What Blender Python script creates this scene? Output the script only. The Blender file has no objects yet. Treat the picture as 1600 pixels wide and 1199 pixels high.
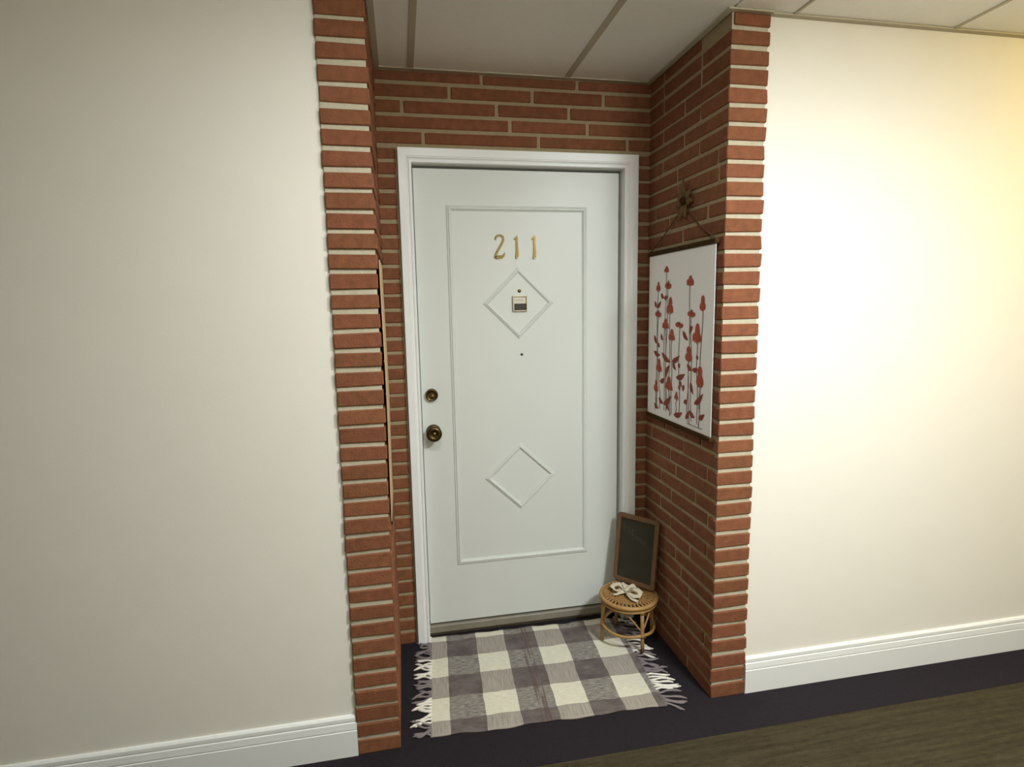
import bpy, bmesh, math, random
from mathutils import Vector, Matrix
random.seed(7)
S = bpy.context.scene
COL = S.collection

# ------------------------------------------------------------------ camera
cam = bpy.data.cameras.new('camera')
cam.sensor_fit = 'HORIZONTAL'; cam.sensor_width = 36.0
cam.lens = 36.0 * 887.48 / 1600.0
cam.clip_start = 0.02
camo = bpy.data.objects.new('camera', cam); COL.objects.link(camo)
right = Vector((0.981518, -0.190495, -0.018289))
fwd = Vector((0.186378, 0.973221, -0.134553))
up = Vector((0.043431, 0.128657, 0.990738))
M4 = Matrix((right, up, -fwd)).transposed().to_4x4()
M4.translation = Vector((0.2064, -1.8204, 1.5067))
camo.matrix_world = M4
S.camera = camo

# ------------------------------------------------------------------ world + exposure
w = bpy.data.worlds.new('world'); S.world = w; w.use_nodes = True
w.node_tree.nodes['Background'].inputs[0].default_value = (0.8, 0.85, 0.9, 1)
w.node_tree.nodes['Background'].inputs[1].default_value = 0.05
S.view_settings.view_transform = 'Standard'
S.view_settings.look = 'None'
S.view_settings.gamma = 1.0
S.view_settings.use_curve_mapping = False
S.view_settings.exposure = 0.0
# corridor ceiling lamps and one added fill lamp: (x, y, colour, strength, radius, drop) - built with their fixtures further down
LAMPS = [
    (1.60, -1.45, (0.94, 1.0, 1.02), 190.0, 0.20, 'shallow'),
    (0.36, -0.92, (0.96, 1.0, 0.96), 62.0, 0.15, 'shallow'),  # added fill, lifts the left wall, banner and right pier's inner face
    (3.1, -0.75, (1.0, 0.66, 0.03), 52.0, 0.13, 'dome'),
]

# ------------------------------------------------------------------ dimensions
PITCH = 0.06
XL2, XR1, XR2 = 0.1418, 1.307, 1.4501      # brick pier edges
D = 0.621                                  # face of the brick door wall
YW = 0.012                                 # corridor plaster face
H = 2.448
FA, FB, FZ = 0.220, 1.249, 2.148           # casing outer
DA, DB, DZB, DZT, YD = 0.277, 1.178, 0.066, 2.081, 0.651

# ------------------------------------------------------------------ helpers
def lin(c):
    return tuple(((v/255)/12.92 if v/255 <= .04045 else ((v/255+.055)/1.055)**2.4) for v in c)

def mat(name, rgb, rough=.6, metal=0.0, spec=.5, noise=0.0, nscale=40, bump=0.0, bscale=200, vary=0.0, coord='Object'):
    m = bpy.data.materials.new(name); m.use_nodes = True
    nt = m.node_tree; b = nt.nodes['Principled BSDF']
    c = lin(rgb) + (1,)
    b.inputs['Base Color'].default_value = c
    b.inputs['Roughness'].default_value = rough
    b.inputs['Metallic'].default_value = metal
    b.inputs['Specular IOR Level'].default_value = spec
    tc = nt.nodes.new('ShaderNodeTexCoord')
    last = None
    if noise or vary:
        hsv = nt.nodes.new('ShaderNodeHueSaturation'); hsv.inputs['Color'].default_value = c
        val = None
        if noise:
            n = nt.nodes.new('ShaderNodeTexNoise'); n.inputs['Scale'].default_value = nscale; n.inputs['Detail'].default_value = 4
            nt.links.new(tc.outputs[coord], n.inputs['Vector'])
            mr = nt.nodes.new('ShaderNodeMapRange'); mr.inputs['From Min'].default_value = .25; mr.inputs['From Max'].default_value = .75
            mr.inputs['To Min'].default_value = 1-noise; mr.inputs['To Max'].default_value = 1+noise
            nt.links.new(n.outputs['Fac'], mr.inputs['Value']); val = mr.outputs[0]
        if vary:
            oi = nt.nodes.new('ShaderNodeObjectInfo')
            mr2 = nt.nodes.new('ShaderNodeMapRange'); mr2.inputs['To Min'].default_value = 1-vary; mr2.inputs['To Max'].default_value = 1+vary
            nt.links.new(oi.outputs['Random'], mr2.inputs['Value'])
            h = nt.nodes.new('ShaderNodeMapRange'); h.inputs['To Min'].default_value = .4955; h.inputs['To Max'].default_value = .5035
            mm = nt.nodes.new('ShaderNodeMath'); mm.operation = 'MULTIPLY'; mm.inputs[1].default_value = 7.31
            fr = nt.nodes.new('ShaderNodeMath'); fr.operation = 'FRACT'
            nt.links.new(oi.outputs['Random'], mm.inputs[0]); nt.links.new(mm.outputs[0], fr.inputs[0]); nt.links.new(fr.outputs[0], h.inputs['Value'])
            nt.links.new(h.outputs[0], hsv.inputs['Hue'])
            if val is not None:
                mu = nt.nodes.new('ShaderNodeMath'); mu.operation = 'MULTIPLY'
                nt.links.new(val, mu.inputs[0]); nt.links.new(mr2.outputs[0], mu.inputs[1]); val = mu.outputs[0]
            else: val = mr2.outputs[0]
        nt.links.new(val, hsv.inputs['Value'])
        nt.links.new(hsv.outputs[0], b.inputs['Base Color'])
    if bump:
        n2 = nt.nodes.new('ShaderNodeTexNoise'); n2.inputs['Scale'].default_value = bscale; n2.inputs['Detail'].default_value = 3
        nt.links.new(tc.outputs[coord], n2.inputs['Vector'])
        bp = nt.nodes.new('ShaderNodeBump'); bp.inputs['Strength'].default_value = bump; bp.inputs['Distance'].default_value = .004
        nt.links.new(n2.outputs['Fac'], bp.inputs['Height']); nt.links.new(bp.outputs[0], b.inputs['Normal'])
    return m

M = {}
M['wall'] = mat('cream_wall_paint', (229, 225, 215), .75, spec=.25, noise=.015, nscale=6, bump=.05, bscale=160)
M['wall_far'] = mat('tan_wall_covering', (196, 186, 166), .8, spec=.2, noise=.05, nscale=8)
M['trim'] = mat('white_gloss_paint', (232, 234, 232), .32, spec=.5)
M['door'] = mat('white_door_paint', (208, 212, 206), .38, spec=.45, noise=.012, nscale=5, bump=.03, bscale=60)
M['brick'] = mat('red_brown_brick', (124, 79, 55), .88, spec=.15, noise=.20, nscale=38, bump=.45, bscale=170, vary=.09)
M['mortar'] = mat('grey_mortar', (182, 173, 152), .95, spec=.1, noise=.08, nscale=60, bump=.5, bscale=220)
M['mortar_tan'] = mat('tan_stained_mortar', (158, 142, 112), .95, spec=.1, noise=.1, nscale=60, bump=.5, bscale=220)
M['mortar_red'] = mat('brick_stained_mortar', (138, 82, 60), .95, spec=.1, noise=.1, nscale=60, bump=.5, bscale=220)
M['tile'] = mat('ceiling_tile_board', (244, 243, 238), .95, spec=.1, noise=.02, nscale=90, bump=.35, bscale=330)
M['tee'] = mat('ceiling_grid_metal', (186, 178, 156), .55, spec=.3)
M['border'] = mat('dark_carpet', (42, 38, 42), .97, spec=.05, noise=.22, nscale=320, bump=.6, bscale=500)
M['thresh'] = mat('weathered_threshold', (128, 122, 108), .5, spec=.4, noise=.1, nscale=20)
M['brass'] = mat('polished_brass', (118, 100, 62), .24, metal=1.0)
M['bronze'] = mat('antique_brass', (92, 78, 50), .28, metal=1.0)
M['chrome'] = mat('bright_nickel', (205, 200, 185), .18, metal=1.0)
M['card'] = mat('card_window', (205, 200, 184), .4)
M['black'] = mat('black_enamel', (22, 22, 20), .3)
M['darkgap'] = mat('dark_rubber', (30, 26, 22), .9)
M['canvas'] = mat('white_canvas', (240, 238, 236), .9, spec=.1, noise=.02, nscale=120, bump=.25, bscale=500)
M['canvas_edge'] = mat('raw_linen', (190, 164, 130), .9, spec=.1, noise=.05, nscale=120)
M['dowel'] = mat('stained_dowel', (62, 44, 20), .9, spec=.1, noise=.15, nscale=60)
M['cord'] = mat('brown_cord', (80, 56, 26), .9)
M['orn'] = mat('brown_raffia', (100, 74, 36), .85, noise=.2, nscale=90)
M['red'] = mat('red_print_ink', (170, 88, 68), .9, spec=.1, noise=.25, nscale=70)
M['leafink'] = mat('maroon_print_ink', (142, 76, 66), .9, spec=.1, noise=.2, nscale=70)
M['stemink'] = mat('brown_print_ink', (126, 100, 88), .9, spec=.1)
M['rattan'] = mat('golden_rattan', (162, 124, 72), .45, spec=.4, noise=.14, nscale=70)
M['rattan2'] = mat('woven_cane', (150, 112, 66), .5, spec=.35, noise=.2, nscale=120)
M['slate'] = mat('blackboard_slate', (58, 55, 44), .85, spec=.2, noise=.12, nscale=14)
M['bframe'] = mat('brown_wood_frame', (112, 84, 58), .6, spec=.3, noise=.14, nscale=40)
M['chalk'] = mat('faint_chalk', (100, 94, 80), .95, spec=.05)
M['ribbon'] = mat('white_lace', (192, 182, 160), .9, spec=.1, noise=.06, nscale=150, bump=.4, bscale=400)
M['housing'] = mat('white_lamp_housing', (225, 225, 220), .5)

# striped corridor carpet
def carpet():
    m = bpy.data.materials.new('striped_carpet'); m.use_nodes = True
    nt = m.node_tree; b = nt.nodes['Principled BSDF']
    tc = nt.nodes.new('ShaderNodeTexCoord')
    def nz(sx, sy, det=4):
        mp = nt.nodes.new('ShaderNodeMapping'); mp.inputs['Scale'].default_value = (sx, sy, 1)
        nt.links.new(tc.outputs['Object'], mp.inputs['Vector'])
        n = nt.nodes.new('ShaderNodeTexNoise'); n.inputs['Scale'].default_value = 1; n.inputs['Detail'].default_value = det
        nt.links.new(mp.outputs[0], n.inputs['Vector']); return n.outputs['Fac']
    a = nz(3.5, 60); c = nz(240, 420, 3); e = nz(30, 70)
    ad = nt.nodes.new('ShaderNodeMath'); ad.operation = 'MULTIPLY_ADD'; ad.inputs[1].default_value = .9
    nt.links.new(c, ad.inputs[0]); nt.links.new(a, ad.inputs[2])
    ad2 = nt.nodes.new('ShaderNodeMath'); ad2.operation = 'MULTIPLY_ADD'; ad2.inputs[1].default_value = .6
    nt.links.new(e, ad2.inputs[0]); nt.links.new(ad.outputs[0], ad2.inputs[2])
    cr = nt.nodes.new('ShaderNodeValToRGB')
    cr.color_ramp.elements[0].position = .40; cr.color_ramp.elements[0].color = lin((42, 37, 28)) + (1,)
    cr.color_ramp.elements[1].position = .86; cr.color_ramp.elements[1].color = lin((78, 71, 52)) + (1,)
    sc = nt.nodes.new('ShaderNodeMath'); sc.operation = 'MULTIPLY'; sc.inputs[1].default_value = .5
    nt.links.new(ad2.outputs[0], sc.inputs[0]); nt.links.new(sc.outputs[0], cr.inputs[0]); nt.links.new(cr.outputs[0], b.inputs['Base Color'])
    b.inputs['Roughness'].default_value = .97; b.inputs['Specular IOR Level'].default_value = .05
    bp = nt.nodes.new('ShaderNodeBump'); bp.inputs['Strength'].default_value = .4; bp.inputs['Distance'].default_value = .004
    nt.links.new(c, bp.inputs['Height']); nt.links.new(bp.outputs[0], b.inputs['Normal'])
    return m
M['carpet'] = carpet()

def link(name, me, m=None, parent=None, smooth=False):
    o = bpy.data.objects.new(name, me); COL.objects.link(o)
    if m is not None:
        for x in (m if isinstance(m, (list, tuple)) else [m]): me.materials.append(M[x])
    if parent is not None: o.parent = parent
    if smooth:
        for p in me.polygons: p.use_smooth = True
    return o

def from_bm(name, bm, m, parent=None, smooth=False):
    bmesh.ops.recalc_face_normals(bm, faces=bm.faces)
    me = bpy.data.meshes.new(name); bm.to_mesh(me); bm.free()
    return link(name, me, m, parent, smooth)

def box(bm, x0, x1, y0, y1, z0, z1, bev=0.0, jit=0.0, mi=0):
    vs = []
    for x in (x0, x1):
        for y in (y0, y1):
            for z in (z0, z1):
                vs.append(bm.verts.new((x+random.uniform(-jit, jit), y+random.uniform(-jit, jit), z+random.uniform(-jit, jit))))
    fs = [(0,1,3,2),(4,6,7,5),(0,4,5,1),(2,3,7,6),(0,2,6,4),(1,5,7,3)]
    faces = [bm.faces.new([vs[i] for i in f]) for f in fs]
    for f in faces: f.material_index = mi
    if bev:
        es = list({e for f in faces for e in f.edges})
        bmesh.ops.bevel(bm, geom=es, offset=bev, segments=1, affect='EDGES')
    return faces

def boxo(name, x0, x1, y0, y1, z0, z1, m, parent=None, bev=0.0, jit=0.0):
    bm = bmesh.new(); box(bm, x0, x1, y0, y1, z0, z1, bev, jit); return from_bm(name, bm, m, parent)

def tag(o, label=None, cat=None, group=None, kind=None):
    if label: o['label'] = label
    if cat: o['category'] = cat
    if group: o['group'] = group
    if kind: o['kind'] = kind
    return o

def empty(name, loc, label, cat, rz=0):
    o = bpy.data.objects.new(name, None); COL.objects.link(o); o.location = loc; o.rotation_euler = (0, 0, rz)
    o.empty_display_size = .05
    return tag(o, label, cat)

def tube(bm, pts, r, seg=8, closed=False, caps=True, flat=1.0):
    pts = [Vector(p) for p in pts]; n = len(pts)
    rr = r if isinstance(r, (list, tuple)) else [r]*n
    rings = []; prev = None
    for i, p in enumerate(pts):
        if closed: t = pts[(i+1) % n]-pts[i-1]
        else: t = pts[min(i+1, n-1)]-pts[max(i-1, 0)]
        t.normalize()
        if prev is None:
            a = Vector((0, 0, 1)) if abs(t.z) < .9 else Vector((1, 0, 0))
            u = t.cross(a).normalized()
        else:
            u = (prev - t*prev.dot(t)).normalized()
        prev = u; v = t.cross(u)
        rings.append([bm.verts.new(p + rr[i]*(math.cos(2*math.pi*k/seg)*u + flat*math.sin(2*math.pi*k/seg)*v)) for k in range(seg)])
    for i in range(n if closed else n-1):
        A, B = rings[i], rings[(i+1) % n]
        for k in range(seg): bm.faces.new((A[k], A[(k+1) % seg], B[(k+1) % seg], B[k]))
    if caps and not closed:
        bm.faces.new(rings[0][::-1]); bm.faces.new(rings[-1])

def lathe_y(bm, cx, cz, prof, seg=28):
    """prof: (radius, y); revolve round the axis y through (cx, cz)"""
    rings = [[bm.verts.new((cx+r*math.cos(2*math.pi*k/seg), y, cz+r*math.sin(2*math.pi*k/seg))) for k in range(seg)] for r, y in prof]
    for A, B in zip(rings, rings[1:]):
        for k in range(seg): bm.faces.new((A[k], A[(k+1) % seg], B[(k+1) % seg], B[k]))
    bm.faces.new(rings[0]); bm.faces.new(rings[-1][::-1])

def sweep_x(name, prof, x0, x1, m, parent=None):
    """profile (y,z) closed polygon extruded along x"""
    bm = bmesh.new()
    a = [bm.verts.new((x0, y, z)) for y, z in prof]; b = [bm.verts.new((x1, y, z)) for y, z in prof]
    n = len(prof)
    for i in range(n): bm.faces.new((a[i], a[(i+1) % n], b[(i+1) % n], b[i]))
    bm.faces.new(a[::-1]); bm.faces.new(b)
    return from_bm(name, bm, m, parent)

# ------------------------------------------------------------------ room shell
XMIN, XMAX, YMIN = -4.2, 5.4, -2.25
tag(boxo('floor', XMIN, XMAX, YMIN, -0.175, -.06, 0, 'carpet'), 'brown streaked corridor carpet', 'floor', kind='structure')
bm = bmesh.new()
box(bm, XMIN, XMAX, -0.175, YW+.004, -.06, .001)
box(bm, XL2-.02, XR1+.02, YW+.004, .76, -.06, .001)
tag(from_bm('floor_border', bm, 'border'), 'near-black carpet band along the wall and in the door alcove', 'floor', kind='structure')

tag(boxo('wall_left', XMIN, 0.004, YW, .2, 0, H+.05, 'wall'), 'cream painted corridor wall left of the brick alcove', 'wall', kind='structure')
tag(boxo('wall_right', XR2-.008, XMAX, YW, .2, 0, H+.05, 'wall'), 'cream painted corridor wall right of the brick alcove', 'wall', kind='structure')
tag(boxo('wall_opposite', XMIN, XMAX, YMIN-.1, YMIN, 0, H+.05, 'wall_far'), 'tan corridor wall behind the viewer', 'wall', kind='structure')
tag(boxo('wall_end_left', XMIN-.1, XMIN, YMIN, .2, 0, H+.05, 'wall'), 'cream wall closing the corridor at the left', 'wall', kind='structure')
tag(boxo('wall_end_right', XMAX, XMAX+.1, YMIN, .2, 0, H+.05, 'wall'), 'cream wall closing the corridor at the right', 'wall', kind='structure')

# baseboards: moulded profile (y, z)
bp = [(YW, 0), (YW-.015, 0), (YW-.015, .094), (YW-.0125, .0955), (YW-.0125, .0985), (YW-.0145, .100), (YW-.0145, .1015),
      (YW-.0125, .122), (YW-.0095, .124), (YW-.0095, .127), (YW-.0115, .129), (YW-.011, .140), (YW-.006, .146), (YW, .147)]
tag(sweep_x('baseboard_left', bp, XMIN, -0.001, 'trim'), 'white moulded baseboard left of the brick pier', 'baseboard', kind='structure')
tag(sweep_x('baseboard_right', bp, XR2+.001, XMAX, 'trim'), 'white moulded baseboard right of the brick pier', 'baseboard', kind='structure')

# ------------------------------------------------------------------ brickwork
JT = 0.0145       # joint thickness
MR = 0.0048       # joint recess
def brick(parent, x0, x1, y0, y1, z0, z1, seed_j=.0012):
    bm = bmesh.new(); box(bm, x0, x1, y0, y1, z0, z1, bev=.0028, jit=seed_j)
    return from_bm('brick', bm, 'brick', parent)
def course(k):      # 1-based
    z0 = (k-1)*PITCH + JT/2; z1 = k*PITCH - JT/2
    if k == 1: z0 = .001
    if k == 41: z1 = min(z1, H-.004)
    return z0+random.uniform(-.0015, .0015)*(k > 1), z1+random.uniform(-.0015, .0015)*(k < 41)
NC = 41

# left pier
bm = bmesh.new()
fs = box(bm, 0.0, XL2-MR, MR, D+.10, 0, H+.03)
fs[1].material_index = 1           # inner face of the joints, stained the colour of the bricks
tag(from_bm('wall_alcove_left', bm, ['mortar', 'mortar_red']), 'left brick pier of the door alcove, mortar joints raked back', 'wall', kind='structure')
WL = bpy.data.objects['wall_alcove_left']
rl = random.Random(3)
for k in range(1, NC+1):
    z0, z1 = course(k)
    if z1-z0 < .012: continue
    y1 = rl.choice([.07, .15, .22, .29])
    j = rl.uniform(-.002, .002)
    brick(WL, -.002+j*.6, XL2+rl.uniform(-.0015, .0025), -.001+rl.uniform(-.0025, .0015), y1-JT/2, z0, z1, .0016)
    y = y1
    while y < D-.03:
        ye = min(y+.30, D)
        if D-ye < .06: ye = D
        brick(WL, XL2-.05, XL2+rl.uniform(-.001, .001), y+JT/2, ye-(JT/2 if ye < D else -.02), z0, z1)
        y = ye

# right pier
bm = bmesh.new(); fs = box(bm, XR1+MR, XR2-.0065, MR, D+.10, 0, H+.03)
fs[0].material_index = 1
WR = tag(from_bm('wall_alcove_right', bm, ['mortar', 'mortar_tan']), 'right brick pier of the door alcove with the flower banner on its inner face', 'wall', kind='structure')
first = {33: .054, 31: .121, 30: .304, 15: .074, 13: .157, 17: .122, 16: .26, 14: .323, 12: .06, 11: .43-.27, 29: .22, 32: .25}
for k in range(1, NC+1):
    z0, z1 = course(k)
    if z1-z0 < .012: continue
    y1 = first.get(k, rl.choice([.06, .12, .19, .26, .31]))
    x0 = XR1+rl.uniform(-.0015, .001)
    if k == 41: x0 += .012
    brick(WR, x0, XR2+rl.uniform(-.003, .002), -.001+rl.uniform(-.0015, .0015), y1-JT/2, z0, z1, .0016)
    y = y1
    while y < D-.03:
        ye = min(y+.30, D)
        if D-ye < .06: ye = D
        brick(WR, XR1+rl.uniform(-.001, .001), XR1+.05, y+JT/2, ye-(JT/2 if ye < D else -.02), z0, z1)
        y = ye

# brick wall round the door
bm = bmesh.new()
box(bm, XL2-.03, DA-.02, D+MR, D+.10, 0, H+.03)
box(bm, DB+.02, XR1+.03, D+MR, D+.10, 0, H+.03)
box(bm, DA-.02, DB+.02, D+MR, D+.10, DZT+.02, H+.03)
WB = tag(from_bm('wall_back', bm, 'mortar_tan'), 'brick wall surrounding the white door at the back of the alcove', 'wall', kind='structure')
tops = {41: [.57, .978], 40: [.437, .783, 1.094], 39: [.246, .631, .941], 38: [.686, 1.023], 37: [.325, .808, 1.206]}
for k in range(1, NC+1):
    z0, z1 = course(k)
    if z1-z0 < .012: continue
    if k in tops:
        js = [XL2-.02] + tops[k] + [XR1+.02]
        for i, (a, b) in enumerate(zip(js, js[1:])):
            brick(WB, a+(JT/2 if i else 0), b-(JT/2 if b < XR1 else 0), D+rl.uniform(-.001, .001), D+.05, z0, z1)
    else:
        if k == 36: z1 = min(z1, FZ+.0)
        brick(WB, XL2-.02, FA-.009+rl.uniform(-.0015, .001), D+rl.uniform(-.001, .001), D+.05, z0, z1)
        brick(WB, FB+.010+rl.uniform(-.001, .0015), XR1+.02, D+rl.uniform(-.001, .001), D+.05, z0, z1)

# ------------------------------------------------------------------ ceiling: grid of boards on metal tees
CE = tag(boxo('ceiling', XMIN, XMAX, YMIN, .74, H+.03, H+.06, 'tile'), 'suspended ceiling of pale boards in a beige metal grid', 'ceiling', kind='structure')
tees = [.285-.61*7+.61*i for i in range(0, 7)] + [.285, .930, 1.530, 2.165] + [2.165+.61*i for i in range(1, 5)]
cross = [YMIN, -1.47, -.25]
cols = [XMIN] + tees + [XMAX]
TW = .0115
def ctile(x0, x1, y0, y1):
    bm = bmesh.new(); box(bm, x0+.003, x1-.003, y0+.003, y1-.003, H+.004, H+.022, bev=.002)
    from_bm('ceiling_board', bm, 'tile', CE)
def tee(x0, x1, y0, y1):
    bm = bmesh.new(); box(bm, x0, x1, y0, y1, H-.0005, H+.003)
    if x1-x0 < y1-y0: box(bm, (x0+x1)/2-.002, (x0+x1)/2+.002, y0, y1, H+.003, H+.028)
    else: box(bm, x0, x1, (y0+y1)/2-.002, (y0+y1)/2+.002, H+.003, H+.028)
    from_bm('grid_tee', bm, 'tee', CE)
for a, b in zip(cols, cols[1:]):
    for c, d in zip(cross, cross[1:]): ctile(a, b, c, d)
    if b <= XL2+.01 or a >= XR1: ctile(a, b, cross[-1], YW)
    else:                                   # boards reaching into the alcove, cut round the piers
        x0, x1 = max(a, XL2), min(b, XR1)
        if a < XL2: ctile(a, XL2, cross[-1], 0)
        ctile(x0, x1, cross[-1], D)
        if b > XR1: ctile(XR1, b, cross[-1], 0)
for x in tees:
    ye = D if XL2 < x < XR1 else YW
    wv = TW if XL2 < x < XR1 else .005
    tee(x-wv, x+wv, YMIN, ye)
for y in cross[1:]: tee(XMIN, XMAX, y-TW, y+TW)
def angle(x0, x1, y0, y1):
    bm = bmesh.new(); box(bm, x0, x1, y0, y1, H-.002, H+.003); from_bm('wall_angle', bm, 'tee', CE)
angle(XMIN, 0, YW-.022, YW); angle(XR2, XMAX, YW-.022, YW)
angle(XL2, XR1, D-.020, D); angle(XL2, XL2+.022, 0, D-.02); angle(XR1-.020, XR1, 0, D-.02)
angle(XR1-.02, XR2, -.018, 0); angle(0, XL2+.022, -.018, 0)

# ------------------------------------------------------------------ door
bm = bmesh.new(); box(bm, DA, DB, YD, YD+.045, DZB, DZT, bev=.002)
door = tag(from_bm('door_1', bm, 'door'), 'white apartment door with brass number 211 and two diamond mouldings', 'door', kind='structure')
def ring_mould(name, poly_fn, wdt, hgt):
    """poly_fn(d) -> list of (x,z) of the outline inset by d"""
    prof = [(0, 0), (.10, .55), (.22, .62), (.30, .45), (.42, .95), (.58, 1.0), (.74, .8), (.84, .35), (.92, .4), (1, 0)]
    bm = bmesh.new(); rings = []
    for a, h in prof:
        rings.append([bm.verts.new((x, YD-h*hgt+.0004, z)) for x, z in poly_fn(a*wdt)])
    for A, B in zip(rings, rings[1:]):
        n = len(A)
        for i in range(n): bm.faces.new((A[i], A[(i+1) % n], B[(i+1) % n], B[i]))
    return from_bm(name, bm, 'door', door)
def rectp(x0, x1, z0, z1): return lambda d: [(x0+d, z0+d), (x1-d, z0+d), (x1-d, z1-d), (x0+d, z1-d)]
def diap(cx, cz, ax, az): return lambda d: [(cx-ax+d*1.414, cz), (cx, cz-az+d*1.414), (cx+ax-d*1.414, cz), (cx, cz+az-d*1.414)]
ring_mould('panel_moulding', rectp(.410, 1.030, .340, 1.934), .024, .009)
ring_mould('diamond_moulding', diap(.716, 1.521, .159, .157), .020, .009)
ring_mould('diamond_moulding', diap(.712, .736, .164, .155), .020, .009)

# numerals as brushed strokes with thickness
def stroke(name, pts, m, parent, y0, th):
    """pts (x, z, halfwidth); ribbon polygon with thickness th in front of y0"""
    bm = bmesh.new(); F = []; B = []
    n = len(pts)
    for i, (x, z, hw) in enumerate(pts):
        a = pts[max(i-1, 0)]; b = pts[min(i+1, n-1)]
        t = Vector((b[0]-a[0], b[1]-a[1])).normalized(); nx, nz = -t.y, t.x
        F.append((bm.verts.new((x+nx*hw*.8, y0-th, z+nz*hw*.8)), bm.verts.new((x-nx*hw*.8, y0-th, z-nz*hw*.8))))
        B.append((bm.verts.new((x+nx*hw, y0+.0005, z+nz*hw)), bm.verts.new((x-nx*hw, y0+.0005, z-nz*hw))))
    for i in range(n-1):
        bm.faces.new((F[i][0], F[i][1], F[i+1][1], F[i+1][0]))
        bm.faces.new((F[i][0], F[i+1][0], B[i+1][0], B[i][0]))
        bm.faces.new((F[i][1], B[i][1], B[i+1][1], F[i+1][1]))
    bm.faces.new((F[0][0], B[0][0], B[0][1], F[0][1])); bm.faces.new((F[-1][0], F[-1][1], B[-1][1], B[-1][0]))
    return from_bm(name, bm, m, parent)
def num2(cx, zb, h):
    P = [(-.019, .80, .0042), (-.017, .90, .005), (-.008, .97, .0045), (.004, .985, .004), (.014, .92, .005), (.0165, .82, .0058), (.011, .68, .0058),
         (.000, .50, .0055), (-.011, .34, .0055), (-.018, .20, .0055), (-.021, .08, .0062), (-.016, .075, .0082), (-.006, .10, .0085), (.006, .10, .0078), (.015, .15, .006), (.022, .27, .0028)]
    return stroke('numeral', [(cx+a, zb+b*h, c) for a, b, c in P], 'brass', door, YD, .005)
def num1(cx, zb, h):
    P = [(-.011, .82, .0028), (-.004, .90, .004), (.001, .955, .006), (.0015, .86, .0058), (.001, .7, .0055), (.0015, .5, .0058), (.002, .3, .0072), (.001, .14, .0082), (-.003, .02, .0045)]
    return stroke('numeral', [(cx+a, zb+b*h, c) for a, b, c in P], 'brass', door, YD, .005)
num2(.637, 1.709, .104); num1(.711, 1.710, .101); num1(.789, 1.708, .104)

# name-card viewer, peephole, dot
bm = bmesh.new()
box(bm, .6885, .6945, YD-.012, YD, 1.485, 1.5525, bev=.0015); box(bm, .7485, .7535, YD-.012, YD, 1.485, 1.5525, bev=.0015)
box(bm, .6945, .7485, YD-.012, YD, 1.485, 1.4895, bev=.001); box(bm, .6945, .7485, YD-.012, YD, 1.548, 1.5525, bev=.001)
vw = from_bm('door_viewer', bm, 'chrome', door)
boxo('name_card', .6945, .7485, YD-.006, YD-.0005, 1.5185, 1.548, 'card', vw)
boxo('card_line', .700, .738, YD-.0066, YD-.0059, 1.532, 1.5335, 'thresh', vw)
boxo('viewer_window', .6945, .7485, YD-.007, YD-.0005, 1.4895, 1.5185, 'black', vw)
bm = bmesh.new(); lathe_y(bm, .720, 1.5735, [(.0075, YD), (.0075, YD-.003), (.0055, YD-.005), (.002, YD-.005)], 16); from_bm('bell_stud', bm, 'bronze', door, True)
bm = bmesh.new(); lathe_y(bm, .7265, 1.294, [(.0055, YD), (.0055, YD-.002), (.003, YD-.003)], 14); from_bm('peephole', bm, 'black', door, True)

# lock and knob
bm = bmesh.new(); lathe_y(bm, .322, 1.131, [(.0275, YD), (.0275, YD-.010), (.0255, YD-.017), (.022, YD-.020), (.0205, YD-.0185), (.011, YD-.0185)], 32)
db = from_bm('deadbolt', bm, 'bronze', door, True)
bm = bmesh.new(); lathe_y(bm, .322, 1.126, [(.0105, YD-.0185), (.0105, YD-.0235), (.009, YD-.0245)], 20); cy = from_bm('lock_cylinder', bm, 'brass', db, True)
boxo('keyhole', .3205, .3235, YD-.0252, YD-.0243, 1.121, 1.131, 'black', db)
bm = bmesh.new(); lathe_y(bm, .324, .966, [(.033, YD), (.033, YD-.004), (.029, YD-.009), (.0135, YD-.012), (.0125, YD-.026), (.020, YD-.032), (.0305, YD-.040), (.0345, YD-.049), (.0325, YD-.058), (.025, YD-.063), (.017, YD-.061), (.0105, YD-.0575), (.006, YD-.0575)], 36)
kn = from_bm('door_knob', bm, 'bronze', door, True)
bm = bmesh.new(); lathe_y(bm, .324, .966, [(.0085, YD-.0575), (.0085, YD-.060), (.007, YD-.061)], 18); from_bm('knob_button', bm, 'brass', kn, True)

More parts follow.
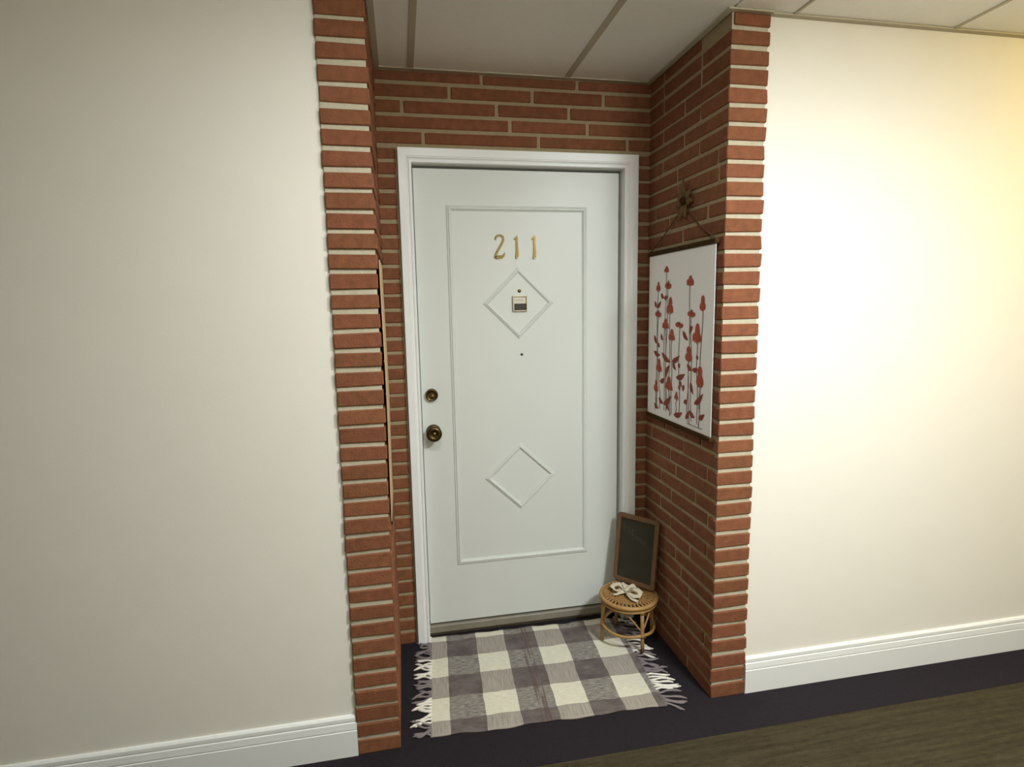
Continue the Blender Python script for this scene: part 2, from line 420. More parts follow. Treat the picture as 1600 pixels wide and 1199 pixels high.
# casing: mitred moulded profile (w outward from the opening, y)
OX0, OX1, OZ = DA-.004, DB+.010, DZT+.010
prof = [(0, .618), (0, .6065), (.003, .6035), (.010, .6035), (.012, .6065), (.0155, .6075), (.019, .604), (.021, .602), (.024, .602), (.0255, .600), (1.0, .600), (1.0, .640)]
def casing():
    t = bpy.data.objects.new('trim_1', None); COL.objects.link(t); t.location = (0, 0, 0)
    tag(t, 'white moulded casing and jambs around the door', 'door frame', kind='structure')
    wl, wr, wt = OX0-FA, FB-OX1, FZ-OZ
    def ww(f, tot): return tot if f == 1.0 else f
    L = [(OX0-ww(a, wl), y, OZ+ww(a, wt)) for a, y in prof]; Lb = [(OX0-ww(a, wl), y, 0) for a, y in prof]
    Rr = [(OX1+ww(a, wr), y, OZ+ww(a, wt)) for a, y in prof]; Rb = [(OX1+ww(a, wr), y, 0) for a, y in prof]
    for nm, A, B in (('casing_side', Lb, L), ('casing_head', L, Rr), ('casing_side', Rr, Rb)):
        bm = bmesh.new(); a = [bm.verts.new(p) for p in A]; b = [bm.verts.new(p) for p in B]; n = len(a)
        for i in range(n): bm.faces.new((a[i], a[(i+1) % n], b[(i+1) % n], b[i]))
        bm.faces.new(a[::-1]); bm.faces.new(b); from_bm(nm, bm, 'trim', t)
    boxo('jamb', OX0-.018, OX0, .618, .72, 0, OZ+.018, 'trim', t)
    boxo('jamb', OX1, OX1+.008, .618, .72, 0, OZ+.018, 'trim', t)
    boxo('jamb_head', OX0, OX1, .618, .72, OZ, OZ+.009, 'trim', t)
    boxo('door_stop', OX1-.014, OX1, YD+.046, .72, 0, OZ, 'trim', t)
    boxo('door_stop', OX0, OX0+.014, YD+.046, .72, 0, OZ, 'trim', t)
    boxo('head_stop', OX0+.014, OX1-.014, YD+.046, .72, OZ-.014, OZ, 'trim', t)
casing()
sw = [(YD+.012, .001), (YD+.012, .022), (YD-.008, .024), (YD-.008, .052), (YD-.004, .058), (YD+.075, .0585), (YD+.075, .001)]
tag(sweep_x('trim_2', sw, OX0+.001, OX1-.001, 'thresh'), 'grey worn threshold under the white door', 'threshold', kind='structure')

# ------------------------------------------------------------------ rug
def rug_material():
    m = bpy.data.materials.new('woven_plaid'); m.use_nodes = True
    nt = m.node_tree; b = nt.nodes['Principled BSDF']; N = nt.nodes.new; Lk = nt.links.new
    uv = N('ShaderNodeUVMap'); uv.uv_map = 'weave'
    sp = N('ShaderNodeSeparateXYZ'); Lk(uv.outputs[0], sp.inputs[0])
    # wobble of the edges
    wob = N('ShaderNodeTexNoise'); wob.inputs['Scale'].default_value = 9; Lk(uv.outputs[0], wob.inputs['Vector'])
    def band(sock, edges):
        ad = N('ShaderNodeMath'); ad.operation = 'MULTIPLY_ADD'; ad.inputs[1].default_value = .014
        Lk(wob.outputs['Fac'], ad.inputs[0]); Lk(sock, ad.inputs[2])
        cr = N('ShaderNodeValToRGB'); cr.color_ramp.interpolation = 'CONSTANT'; e = cr.color_ramp.elements
        e[0].position = 0; e[0].color = (edges[0][1],)*3+(1,)
        e[1].position = edges[1][0]+.007; e[1].color = (edges[1][1],)*3+(1,)
        for p, v in edges[2:]:
            q = e.new(p+.007); q.color = (v, v, v, 1)
        Lk(ad.outputs[0], cr.inputs[0]); return cr.outputs[0]
    cD = band(sp.outputs[0], [(0, 0), (.075, 1), (.205, 0), (.335, 1), (.475, 0), (.60, 1), (.725, 0), (.850, 1)])
    rM = band(sp.outputs[1], [(0, 1), (.07, 0), (.195, 1), (.325, 0), (.45, 1), (.575, 0)])
    def nz(su, sv, det=3):
        mp = N('ShaderNodeMapping'); mp.inputs['Scale'].default_value = (su, sv, 1); Lk(uv.outputs[0], mp.inputs['Vector'])
        n = N('ShaderNodeTexNoise'); n.inputs['Scale'].default_value = 1; n.inputs['Detail'].default_value = det
        Lk(mp.outputs[0], n.inputs['Vector']); return n.outputs['Fac']
    def mix(f, a, c):
        x = N('ShaderNodeMix'); x.data_type = 'RGBA'
        Lk(f, x.inputs[0])
        for s, i in ((a, 6), (c, 7)):
            if isinstance(s, tuple): x.inputs[i].default_value = lin(s)+(1,)
            else: Lk(s, x.inputs[i])
        return x.outputs[2]
    def ramp(f, p0, c0, p1, c1):
        r = N('ShaderNodeValToRGB'); r.color_ramp.elements[0].position = p0; r.color_ramp.elements[0].color = lin(c0)+(1,)
        r.color_ramp.elements[1].position = p1; r.color_ramp.elements[1].color = lin(c1)+(1,); Lk(f, r.inputs[0]); return r.outputs[0]
    thr = nz(40, 420); fleck = nz(38, 260, 3); warp = nz(520, 14); blot = nz(11, 16, 2)
    cc = ramp(thr, .3, (198, 194, 174), .7, (222, 219, 200))
    mc = ramp(warp, .35, (136, 128, 120), .65, (172, 165, 154))
    cd = ramp(fleck, .28, (84, 79, 77), .70, (162, 157, 148))
    md = ramp(blot, .35, (84, 75, 74), .65, (122, 113, 110))
    md2 = ramp(fleck, .3, (74, 67, 66), .7, (118, 110, 106))
    half = N('ShaderNodeValue'); half.outputs[0].default_value = .5
    md = mix(half.outputs[0], md, md2)
    colC = mix(rM, cc, mc); colD = mix(rM, cd, md)
    base = mix(cD, colC, colD)
    # brown streaks in the third dark column
    st = band(sp.outputs[0], [(0, 0), (.405, 1), (.445, 0)])
    br = ramp(nz(130, 7), .44, (0, 0, 0), .56, (255, 255, 255))
    mu = N('ShaderNodeMath'); mu.operation = 'MULTIPLY'; Lk(st, mu.inputs[0]); Lk(br, mu.inputs[1])
    mu2 = N('ShaderNodeMath'); mu2.operation = 'MULTIPLY'; Lk(mu.outputs[0], mu2.inputs[0]); mu2.inputs[1].default_value = .75
    base = mix(mu2.outputs[0], base, (92, 77, 72))
    Lk(base, b.inputs['Base Color']); b.inputs['Roughness'].default_value = .95; b.inputs['Specular IOR Level'].default_value = .1
    bn = N('ShaderNodeBump'); bn.inputs['Strength'].default_value = .7; bn.inputs['Distance'].default_value = .003
    Lk(thr, bn.inputs['Height']); Lk(bn.outputs[0], b.inputs['Normal'])
    return m
M['rug'] = rug_material()
M['t_cream'] = mat('cream_yarn', (222, 218, 206), .95, spec=.1, noise=.08, nscale=200)
M['t_grey'] = mat('mauve_grey_yarn', (126, 117, 118), .95, spec=.1, noise=.12, nscale=200)
RO = Vector((.240, .022, 0))
def rugp(u, v, z=0): return Vector((RO.x + u + .052*v, RO.y - .026*u + v, z))
RU, RV = .885, .616
def rug_h(u, v):
    h = .0066 + .0014*math.sin(u*23+1.3*math.sin(v*9)) * math.sin(v*17+.8) + .0009*math.sin(u*51+v*7)
    return h
rug = empty('rug', (RO.x+RU/2, RO.y+RV/2, .001), 'cream and mauve-grey plaid rag rug with fringed ends on the dark carpet', 'rug')
RW = Matrix.Translation(-rug.location)
bm = bmesh.new(); uvl = bm.loops.layers.uv.new('weave')
NU, NV = 90, 64
top = {}; bot = {}
for i in range(NU+1):
    for j in range(NV+1):
        u, v = RU*i/NU, RV*j/NV
        du = .004*math.sin(v*31)+.003*math.sin(v*74+1) if i in (0, NU) else 0
        dv = .004*math.sin(u*19)+.0025*math.sin(u*53+2) if j in (0, NV) else 0
        top[i, j] = bm.verts.new(RW @ rugp(u+du, v+dv, rug_h(u, v))); bot[i, j] = bm.verts.new(RW @ rugp(u+du, v+dv, .0015))
def rf(vs, ij):
    f = bm.faces.new(vs)
    for l, (i, j) in zip(f.loops, ij): l[uvl].uv = (RU*i/NU, RV*j/NV)
    f.smooth = True
for i in range(NU):
    for j in range(NV):
        q = [(i, j), (i+1, j), (i+1, j+1), (i, j+1)]
        rf([top[a] for a in q], q); rf([bot[a] for a in q[::-1]], q[::-1])
def side(a, b): rf([bot[a], bot[b], top[b], top[a]], [a, b, b, a])
for i in range(NU): side((i, 0), (i+1, 0)); side((i+1, NV), (i, NV))
for j in range(NV): side((0, j+1), (0, j)); side((NU, j), (NU, j+1))
me = bpy.data.meshes.new('woven_body'); bm.to_mesh(me); bm.free()
link('woven_body', me, 'rug', rug)
rr = random.Random(11)
rowsC = [(.07, .195), (.325, .45), (.575, .64)]
for sgn in (-1, 1):
    n = 46
    for i in range(n):
        v = RV*(i+.5)/n + rr.uniform(-.004, .004)
        cream = any(a <= v < b for a, b in rowsC)
        u0 = .008 if sgn < 0 else RU-.008
        ln = (.072 if sgn < 0 else .095)*rr.uniform(.75, 1.15)
        ang = rr.uniform(-.45, .45)
        if sgn > 0: ang -= .35
        pts = []
        for s in range(6):
            f = s/5
            pts.append(RW @ rugp(u0+sgn*ln*f*math.cos(ang), v+ln*f*math.sin(ang)+.006*math.sin(f*5+i), .0048+.0018*(1-f)+rr.uniform(0, .0012)))
        bm = bmesh.new(); tube(bm, pts, [.0040, .0044, .0038, .0046, .0052, .0022], 6)
        from_bm('tassel', bm, 't_cream' if cream else 't_grey', rug, True)

# ------------------------------------------------------------------ rattan stool
SC = Vector((1.152, .436, 0)); SZ = .222; SR = .121
st = empty('rattan_stool', (SC.x, SC.y, .008), 'small round golden rattan stool standing on the rug corner', 'stool')
SW = Matrix.Translation(-st.location)
def sp_(a, r, z): return SW @ Vector((SC.x+r*math.cos(math.radians(a)), SC.y+r*math.sin(math.radians(a)), z))
bm = bmesh.new(); tube(bm, [sp_(a, SR, SZ-.008) for a in range(0, 360, 8)], .0095, 10, closed=True); from_bm('seat_rim', bm, 'rattan', st, True)
bm = bmesh.new(); tube(bm, [sp_(a, SR-.003, SZ-.026) for a in range(0, 360, 10)], .007, 8, closed=True); from_bm('seat_rim', bm, 'rattan', st, True)
bm = bmesh.new(); tube(bm, [sp_(a, .088, SZ-.003) for a in range(0, 360, 10)], .0045, 8, closed=True); from_bm('seat_ring', bm, 'rattan2', st, True)
bm = bmesh.new()
for a in range(0, 360, 9):
    tube(bm, [sp_(a-2, .086, SZ-.003), sp_(a, .103, SZ+.001), sp_(a+2, .120, SZ-.003)], .0042, 6)
for k in range(-7, 8):
    c = k*.0118; hw = math.sqrt(max(0, .088**2-c*c))
    if hw < .02: continue
    n = 14
    for dirx in (0, 1):
        pts = []
        for i in range(n+1):
            s = -hw+2*hw*i/n
            z = SZ-.006+.0028*math.cos(math.pi*s/.0118 + math.pi*(k+dirx))
            x, y = (s, c) if dirx else (c, s)
            q = Matrix.Rotation(.55, 3, 'Z') @ Vector((x, y, 0))
            pts.append(SW @ Vector((SC.x+q.x, SC.y+q.y, z)))
        tube(bm, pts, .0052, 6, flat=.5)
tag(from_bm('woven_seat', bm, 'rattan2', st, True), kind='stuff')
LA = [175, -82, 5, 95]
for a in LA:
    bm = bmesh.new(); tube(bm, [sp_(a, .120, .0118), sp_(a, .1195, .06), sp_(a, .117, .13), sp_(a, .114, SZ-.02)], [.0085, .008, .0082, .0085], 10); from_bm('leg', bm, 'rattan', st, True)
    for zz in (.086, .192):
        bm = bmesh.new(); tube(bm, [sp_(a, .119 - (.004 if zz > .1 else 0), zz-.007), sp_(a, .119 - (.004 if zz > .1 else 0), zz+.007)], .0105, 10)
        from_bm('cane_wrap', bm, 'rattan2', st, True)
for i, a in enumerate(LA):
    b = LA[(i+1) % 4]
    if b < a: b += 360
    if b-a > 180: a, b = b, a+360
    P = []
    for s in range(13):
        f = s/12; P.append(sp_(a+(b-a)*f, .119-.006*math.sin(math.pi*f), .088-.010*math.sin(math.pi*f)))
    bm = bmesh.new(); tube(bm, P, .0068, 8); from_bm('stretcher', bm, 'rattan', st, True)
    P = []
    for s in range(13):
        f = s/12; P.append(sp_(a+(b-a)*f, .117-.012*math.sin(math.pi*f), .100+.092*math.sin(math.pi*f)))
    bm = bmesh.new(); tube(bm, P, .0038, 6); from_bm('arch_brace', bm, 'rattan', st, True)

# ------------------------------------------------------------------ chalkboard leaning on the stool
BL = Vector((1.134, .5736, .2345)); yaw, tilt, BWd, BHt = -.9104, .1418, .2106, .3129
bd = Vector((math.cos(yaw), math.sin(yaw), 0)); bnrm = Vector((-bd.y, bd.x, 0))
bu = Vector((0, 0, 1))*math.cos(tilt)+bnrm*math.sin(tilt); bn_ = bd.cross(bu)   # bn_ points to the viewer
cb = empty('chalkboard', tuple(BL+bd*BWd/2), 'small framed chalkboard with faint chalk writing leaning on the rattan stool', 'chalkboard')
CW = Matrix.Translation(-cb.location)
def bq(u, v, d): return CW @ (BL + bd*u + bu*v + bn_*d)
def prism(name, poly, d0, d1, m, parent, f=bq, bev=0):
    bm = bmesh.new(); a = [bm.verts.new(f(u, v, d0)) for u, v in poly]; b = [bm.verts.new(f(u, v, d1)) for u, v in poly]; n = len(poly)
    for i in range(n): bm.faces.new((a[i], a[(i+1) % n], b[(i+1) % n], b[i]))
    bm.faces.new(a[::-1]); bm.faces.new(b)
    if bev: bmesh.ops.bevel(bm, geom=list(bm.edges), offset=bev, segments=1, affect='EDGES')
    return from_bm(name, bm, m, parent)
fw = .019; c = .014
prism('board', [(.006, .006), (BWd-.006, .006), (BWd-.006, BHt-.006), (.006, BHt-.006)], -.005, .004, 'slate', cb)
def arcc(cx, cy, a0, a1, r=c): return [(cx+r*math.cos(math.radians(a0+(a1-a0)*i/4)), cy+r*math.sin(math.radians(a0+(a1-a0)*i/4))) for i in range(5)]
prism('frame_side', [(fw, fw), (fw, BHt-fw)] + arcc(c, BHt-c, 90, 180) + arcc(c, c, 180, 270), -.006, .008, 'bframe', cb)
prism('frame_side', [(BWd-fw, BHt-fw), (BWd-fw, fw)] + arcc(BWd-c, c, 270, 360) + arcc(BWd-c, BHt-c, 0, 90), -.006, .008, 'bframe', cb)
prism('frame_rail', [(fw, BHt-fw), (BWd-fw, BHt-fw), (BWd-c, BHt), (c, BHt)], -.006, .008, 'bframe', cb)
prism('frame_rail', [(c, 0), (BWd-c, 0), (BWd-fw, fw), (fw, fw)], -.006, .008, 'bframe', cb)
# chalk handwriting: Welcome, slanting down to the right
GL = {'W': (1.15, [[(0, 1), (.22, 0), (.5, .7), (.78, 0), (1.05, 1)]]),
      'e': (.62, [[(.02, .25), (.45, .3), (.42, .48), (.22, .55), (.04, .38), (.05, .12), (.25, 0), (.5, .1)]]),
      'l': (.32, [[(.05, 0), (.12, .5), (.2, 1.0), (.1, 1.0), (.08, .4), (.2, 0)]]),
      'c': (.55, [[(.42, .46), (.22, .55), (.04, .34), (.06, .1), (.24, 0), (.45, .1)]]),
      'o': (.62, [[(.25, .55), (.05, .36), (.07, .08), (.27, 0), (.47, .18), (.44, .45), (.25, .55)]]),
      'm': (.95, [[(.02, 0), (.06, .5), (.08, .36), (.25, .54), (.36, .4), (.36, 0)], [(.36, .36), (.55, .54), (.68, .4), (.7, 0)]])}
bm = bmesh.new(); px = 0.0
for ch in 'Welcome':
    adv, strokes = GL[ch]
    for s in strokes:
        pts = []
        for a, b in s:
            u = .036 + (px+a)*.0245; v = .236 + b*.034 - (px+a)*.0105
            pts.append(bq(u, v, .0043))
        tube(bm, pts, .0009, 5)
    px += adv
from_bm('chalk_writing', bm, 'chalk', cb)

# ------------------------------------------------------------------ white lace bow on the seat
bw = empty('lace_bow', (1.140, .430, SZ+.003), 'crumpled white lace bow lying on the rattan seat below the chalkboard', 'bow')
BWm = Matrix.Translation(-bw.location)
def ribbon(name, path, wid, nrm=None, seed=0):
    r_ = random.Random(seed); bm = bmesh.new(); prev = None
    path = [Vector(p) for p in path]; n = len(path)
    for i, p in enumerate(path):
        t = (path[min(i+1, n-1)]-path[max(i-1, 0)]).normalized()
        sd = t.cross(Vector((0.25, -.3, 1)).normalized())
        sd = (sd.normalized()+Vector((0, 0, r_.uniform(-.35, .35)))).normalized()
        wv = wid*(1+.25*math.sin(i*2.4+seed))
        row = [bm.verts.new(BWm @ (p+sd*wv*(k/3-.5)+Vector((0, 0, .0025*math.sin(k*2.1+i*1.7))))) for k in range(4)]
        if prev:
            for k in range(3): bm.faces.new((prev[k], prev[k+1], row[k+1], row[k]))
        prev = row
    o = from_bm(name, bm, 'ribbon', bw, True)
    sm = o.modifiers.new('thickness', 'SOLIDIFY'); sm.thickness = .0018; sm.offset = 0
    return o
ax = Vector((.093, -.110, 0)).normalized(); ay = Vector((.110, .093, 0)).normalized()
bc = Vector((1.140, .430, SZ+.016))
def bp_(a, b, z): return bc+ax*a*1.1+ay*b+Vector((0, 0, z*.75 if z > 0 else z))
def loop(sg, ph):
    return [bp_(0, 0, 0), bp_(sg*.018, .008, .014), bp_(sg*.040, .012, .022), bp_(sg*.058, .004+ph, .016), bp_(sg*.060, -.010, .002), bp_(sg*.044, -.018, -.003), bp_(sg*.022, -.010, .000), bp_(0, 0, 0)]
ribbon('bow_loop', loop(1, .004), .024, seed=2); ribbon('bow_loop', loop(-1, -.004), .022, seed=5)
ribbon('bow_loop', [bp_(0, 0, .004), bp_(.006, .012, .02), bp_(.018, .026, .030), bp_(.032, .024, .022), bp_(.022, .008, .008), bp_(0, 0, .002)], .020, seed=9)
ribbon('bow_loop', [bp_(0, 0, .004), bp_(-.012, .014, .02), bp_(-.030, .026, .024), bp_(-.044, .020, .012), bp_(-.024, .004, .006), bp_(0, 0, .002)], .020, seed=12)
ribbon('bow_tail', [bp_(0, 0, 0), bp_(.020, -.022, -.004), bp_(.044, -.034, -.008), bp_(.068, -.036, -.009)], .017, seed=4)
ribbon('bow_tail', [bp_(0, 0, 0), bp_(-.018, -.020, -.004), bp_(-.026, -.036, -.008), bp_(-.040, -.044, -.009)], .016, seed=6)
bm = bmesh.new(); tube(bm, [BWm @ bp_(-.004, -.010, .002), BWm @ bp_(0, 0, .008), BWm @ bp_(.002, .010, .010)], [.006, .0085, .006], 8); from_bm('bow_knot', bm, 'ribbon', bw, True)

# ------------------------------------------------------------------ flower banner on the right pier
PY0, PY1, PZ0, PZ1 = .026, .566, 1.020, 1.712
ban = empty('flower_banner', (XR1-.012, (PY0+PY1)/2, PZ0-.012), 'white canvas banner printed with red coneflowers hanging on the right brick pier', 'wall hanging')
NW = Matrix.Translation(-ban.location)
def bx(y, z):
    """distance of the cloth from the bricks: it bellies out slightly"""
    s = (y-PY0)/(PY1-PY0); t = (z-PZ0)/(PZ1-PZ0)
    return XR1 - .0165 - .006*math.sin(math.pi*s)*math.sin(math.pi*min(1, max(0, t)))
bm = bmesh.new(); g = {}; NY, NZ = 28, 32
for i in range(NY+1):
    for j in range(NZ+1):
        y = PY0+(PY1-PY0)*i/NY; z = PZ0+(PZ1-PZ0)*j/NZ
        g[i, j] = (bm.verts.new(NW @ Vector((bx(y, z), y, z))), bm.verts.new(NW @ Vector((bx(y, z)+.0016, y, z))))
for i in range(NY):
    for j in range(NZ):
        for k in (0, 1): bm.faces.new([g[q][k] for q in ((i, j), (i+1, j), (i+1, j+1), (i, j+1))])
for i in range(NY):
    for j in (0, NZ): bm.faces.new((g[i, j][0], g[i+1, j][0], g[i+1, j][1], g[i, j][1]))
for j in range(NZ):
    for i in (0, NY): bm.faces.new((g[i, j][0], g[i, j+1][0], g[i, j+1][1], g[i, j][1]))
from_bm('canvas', bm, 'canvas', ban)
for zc in (PZ1+.008, PZ0-.008):
    bm = bmesh.new(); box(bm, XR1-.024, XR1-.006, PY0-.006, PY1+.004, zc-.009, zc+.009, bev=.003)
    o = from_bm('wood_rod', bm, 'dowel', ban); o.location = -ban.location
FL = [('a', 0.3945, 1.659, 1.631, 0.029), ('b', 0.468, 1.6, 1.555, 0.0245), ('o', 0.375, 1.596, 1.563, 0.0345), ('c', 0.3505, 1.534, 1.459, 0.0395), ('o', 0.4635, 1.476, 1.449, 0.0375), ('c', 0.388, 1.445, 1.4, 0.041), ('o', 0.2685, 1.432, 1.412, 0.037), ('c', 0.329, 1.405, 1.353, 0.0365), ('b', 0.1925, 1.611, 1.569, 0.034), ('d', 0.0995, 1.535, 1.478, 0.0225), ('o', 0.1765, 1.48, 1.453, 0.034), ('c', 0.13, 1.433, 1.352, 0.042), ('c', 0.4475, 1.274, 1.211, 0.037), ('b', 0.476, 1.179, 1.12, 0.0255), ('c', 0.3515, 1.208, 1.144, 0.046), ('a', 0.285, 1.153, 1.114, 0.0215), ('d', 0.189, 1.343, 1.284, 0.0295), ('d', 0.106, 1.275, 1.194, 0.028)]
LV = [(0.422, 1.301, 0.336, 1.268), (0.325, 1.272, 0.26, 1.301), (0.352, 1.253, 0.385, 1.191), (0.439, 1.174, 0.391, 1.195), (0.502, 1.301, 0.437, 1.289), (0.467, 1.339, 0.441, 1.324), (0.45, 1.102, 0.405, 1.085), (0.383, 1.109, 0.35, 1.06), (0.494, 1.072, 0.453, 1.054), (0.31, 1.053, 0.237, 1.075), (0.405, 1.082, 0.333, 1.128), (0.289, 1.21, 0.215, 1.232), (0.202, 1.271, 0.161, 1.252), (0.162, 1.255, 0.119, 1.262), (0.174, 1.207, 0.152, 1.16), (0.145, 1.125, 0.082, 1.174), (0.114, 1.075, 0.069, 1.098), (0.212, 1.056, 0.183, 1.092), (0.183, 1.092, 0.138, 1.073), (0.256, 1.201, 0.244, 1.177), (0.226, 1.118, 0.196, 1.133), (0.239, 1.4, 0.196, 1.365), (0.165, 1.42, 0.19, 1.389), (0.441, 1.549, 0.41, 1.529), (0.41, 1.529, 0.375, 1.537), (0.502, 1.517, 0.475, 1.49), (0.475, 1.49, 0.44, 1.518), (0.503, 1.371, 0.463, 1.334), (0.434, 1.379, 0.409, 1.353), (0.266, 1.182, 0.254, 1.163), (0.224, 1.188, 0.233, 1.161), (0.319, 1.27, 0.29, 1.241), (0.274, 1.256, 0.254, 1.268), (0.135, 1.301, 0.121, 1.31)]
def pverts(bm, poly, off): return [bm.verts.new(NW @ Vector((bx(y, z)-off-.0006, y, z))) for y, z in poly]
def leafpoly(y0, z0, y1, z1, wd, n=6):
    dy, dz = y1-y0, z1-z0; L = math.hypot(dy, dz); ny, nz = -dz/L, dy/L
    a = []; b = []
    for i in range(n+1):
        f = i/n; h = wd*math.sin(math.pi*f**.8)*(1 if 0 < f < 1 else .15)+.0005
        bow = .08*L*math.sin(math.pi*f)
        a.append((y0+dy*f+ny*(h+bow), z0+dz*f+nz*(h+bow))); b.append((y0+dy*f+ny*(bow-h), z0+dz*f+nz*(bow-h)))
    return a, b
def strip(bm, a, b, off, mi):
    A = pverts(bm, a, off); B = pverts(bm, b, off)
    for i in range(len(A)-1):
        f = bm.faces.new((A[i], A[i+1], B[i+1], B[i])); f.material_index = mi
pr = random.Random(5)
bm = bmesh.new()
for kind, y, zt, zb, hw in FL:              # stems
    e = 1.045+pr.uniform(0, .02)+(.566-y)*-.02+.0; yy = y+pr.uniform(-.012, .012)
    n = 10; pts = [(y+(yy-y)*i/n+.004*math.sin(i*.9+y*40), zb+.006+(e-zb-.006)*i/n) for i in range(n+1)]
    strip(bm, [(a-.0024, b) for a, b in pts], [(a+.0024, b) for a, b in pts], .0004, 2)
for q in LV:
    a, b = leafpoly(*q, wd=.0075+.05*math.hypot(q[2]-q[0], q[3]-q[1])); strip(bm, a, b, .0007, 1)
for kind, y, zt, zb, hw in FL:
    h = zt-zb; hw = hw*.92
    if kind in 'abc':
        cf = {'a': .45, 'b': .42, 'c': .5}[kind]     # cone, then drooping petals
        cw = hw*.42; a = []; b = []
        for i in range(9):
            f = i/8; ww = cw*math.sqrt(max(0, 1-(1-f*1.15)**2)) if f < .87 else cw*.9
            a.append((y-ww-.0006, zt-h*cf*f)); b.append((y+ww+.0006, zt-h*cf*f))
        strip(bm, a, b, .0012, 0)
        npet = 5 if kind != 'a' else 3
        for i in range(npet):
            s = (i/(npet-1)-.5)*2
            z0 = zt-h*cf*.86; yb = y+s*hw*.80
            a, b = leafpoly(y+s*cw*.6, z0, yb, zb+abs(s)*h*.12, hw*(.26 if kind != 'b' else .34), 6); strip(bm, a, b, .0009+.00005*i, 0)
    elif kind == 'o':
        for i in range(7):
            an = math.radians(-15+35*i); yy = y+hw*math.cos(an); zz = (zt+zb)/2-h*.05+h*.55*math.sin(an)*-.8
            a, b = leafpoly(y, zb+h*.55, yy, zz, hw*.22, 5); strip(bm, a, b, .0009+.00005*i, 0)
        a, b = leafpoly(y, zb+h*.35, y, zt+h*.15, hw*.34, 6); strip(bm, a, b, .0014, 1)
    else:
        prf = [(0, .08), (.08, .42), (.2, .58), (.33, .62), (.42, .52), (.5, .68), (.62, .92), (.76, 1.0), (.88, .86), (.95, .6), (1, .25)]
        strip(bm, [(y-hw*p, zt-h*f) for f, p in prf], [(y+hw*p, zt-h*f) for f, p in prf], .001, 0)
strip(bm, [(.201, 1.040), (.085, 1.040)], [(.201, 1.0375), (.085, 1.0375)], .0006, 2)
from_bm('flower_print', bm, ['red', 'leafink', 'stemink'], ban)
bm = bmesh.new()
tube(bm, [NW @ Vector(p) for p in ((XR1-.015, PY0+.003, PZ1+.016), (XR1-.012, .15, 1.788), (XR1-.011, .262, 1.872), (XR1-.011, .275, 1.882))], .0026, 6)
tube(bm, [NW @ Vector(p) for p in ((XR1-.015, PY1-.003, PZ1+.016), (XR1-.012, .42, 1.797), (XR1-.011, .290, 1.872), (XR1-.011, .275, 1.882))], .0026, 6)
from_bm('hanging_cord', bm, 'cord', ban)

# raffia flower the cord hangs from
bm = bmesh.new(); tube(bm, [(-.004, 0, 0), (.006, 0, 0)], .003, 6)
orn = from_bm('raffia_flower', bm, 'bronze', ban); orn.location = Vector((XR1-.002, .275, 1.897))-ban.location
tag(orn, 'brown raffia flower holding the cord')
for i in range(7):
    a = math.radians(90+i*360/7+(8 if i % 2 else -5)); ln = (.078, .058, .062, .064, .066, .060, .056)[i]
    bm = bmesh.new(); prev = None
    for s in range(7):
        f = s/6; wd = .0145*math.sin(math.pi*min(1, .12+f*.88)**.9)+.002; r0 = .008+ln*f
        cy_, cz_ = r0*math.cos(a), r0*math.sin(a); ty, tz = -math.sin(a), math.cos(a)
        xx = -.008-.010*math.sin(math.pi*f*.8)
        row = [bm.verts.new((xx+(.004 if k != 1 else 0), cy_+ty*wd*(k-1), cz_+tz*wd*(k-1))) for k in range(3)]
        if prev:
            for k in (0, 1): bm.faces.new((prev[k], prev[k+1], row[k+1], row[k]))
        prev = row
    o = from_bm('petal', bm, 'orn', orn, True); sm = o.modifiers.new('thickness', 'SOLIDIFY'); sm.thickness = .002
bm = bmesh.new(); bmesh.ops.create_icosphere(bm, subdivisions=2, radius=.0165, matrix=Matrix.Translation((-.014, 0, .0)) @ Matrix.Diagonal((.75, 1, 1, 1)))
from_bm('flower_centre', bm, 'dowel', orn, True)

# plain canvas on the left pier, seen edge-on
ca = empty('edge_on_canvas', (XL2+.008, .22, .80), 'thin canvas hanging edge-on against the inner side of the left brick pier', 'wall hanging')
bm = bmesh.new(); prev = None
rows = []
for j in range(13):
    z = .812+.846*j/12; row = []
    for i in range(7):
        y = .020+.26*i/6; xx = XL2+.0040+.0030*math.sin(math.pi*j/12)**2
        row.append((bm.verts.new((xx, y, z)), bm.verts.new((xx+.0022, y, z))))
    rows.append(row)
for j in range(12):
    for i in range(6):
        for k in (0, 1): bm.faces.new((rows[j][i][k], rows[j][i+1][k], rows[j+1][i+1][k], rows[j+1][i][k]))
    for i in (0, 6): bm.faces.new((rows[j][i][0], rows[j+1][i][0], rows[j+1][i][1], rows[j][i][1]))
for j in (0, 12):
    for i in range(6): bm.faces.new((rows[j][i][0], rows[j][i+1][0], rows[j][i+1][1], rows[j][i][1]))
o = from_bm('canvas_panel', bm, 'canvas_edge', ca); o.location = -ca.location
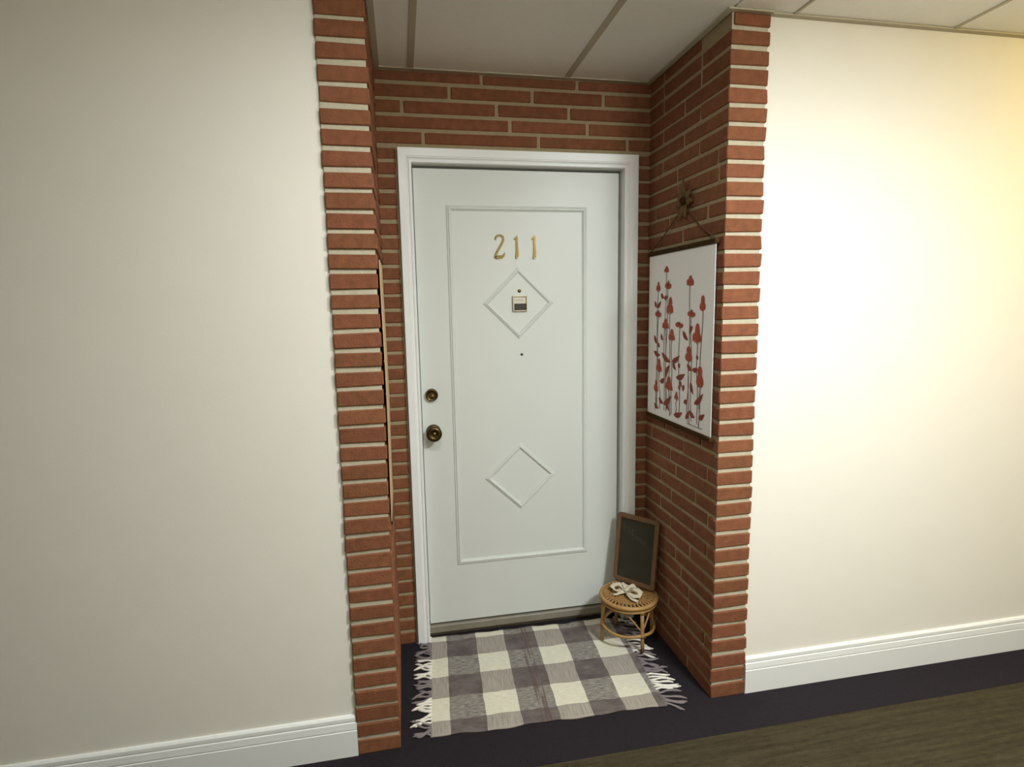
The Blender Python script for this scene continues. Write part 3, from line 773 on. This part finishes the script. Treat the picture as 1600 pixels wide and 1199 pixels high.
for zc in (1.664, .806):
    bm = bmesh.new(); box(bm, XL2+.003, XL2+.008, .018, .282, zc-.006, zc+.006, bev=.002); o = from_bm('wood_rod', bm, 'dowel', ca); o.location = -ca.location

# ------------------------------------------------------------------ ceiling lamps of the corridor and the added fill lamp
def emis(name, col, s):
    m = bpy.data.materials.new(name); m.use_nodes = True; nt = m.node_tree; nt.nodes.remove(nt.nodes['Principled BSDF'])
    e = nt.nodes.new('ShaderNodeEmission'); e.inputs[0].default_value = col+(1,); e.inputs[1].default_value = s
    nt.links.new(e.outputs[0], nt.nodes['Material Output'].inputs[0]); M[name] = m
names = ['round ceiling lamp of the corridor just right of the brick alcove', 'small round fill lamp added out of view in front of the left brick pier', 'amber dome ceiling lamp far right in the corridor']
for i, (x, y, col, s, r, kind) in enumerate(LAMPS):
    em = 'lamp_glow_%d' % i; emis(em, col, s)
    lo = empty('ceiling_lamp', (x, y, H), names[i], 'ceiling lamp'); lo['group'] = 'corridor ceiling lamps'
    bm = bmesh.new(); n = 40
    def ringv(rad, z): return [bm.verts.new((rad*math.cos(2*math.pi*k/n), rad*math.sin(2*math.pi*k/n), z)) for k in range(n)]
    R_ = [ringv(r+.03, -.001), ringv(r+.03, -.012), ringv(r+.004, -.016), ringv(r+.002, -.008)]
    for A, B in zip(R_, R_[1:]):
        for k in range(n): bm.faces.new((A[k], A[(k+1) % n], B[(k+1) % n], B[k]))
    from_bm('housing', bm, 'housing', lo, True)
    bm = bmesh.new()
    if kind == 'panel':
        bm.faces.new(ringv(r, -.012)[::-1])
        me = bpy.data.meshes.new('diffuser'); bm.to_mesh(me); bm.free(); link('diffuser', me, em, lo)
    else:
        R_ = [ringv(r*math.cos(math.radians(a)), -.012-(.13 if kind == 'dome' else .03)*math.sin(math.radians(a))) for a in range(0, 90, 15)]
        for A, B in zip(R_, R_[1:]):
            for k in range(n): bm.faces.new((A[k], A[(k+1) % n], B[(k+1) % n], B[k]))
        bm.faces.new(R_[-1]); from_bm('diffuser', bm, em, lo, True)
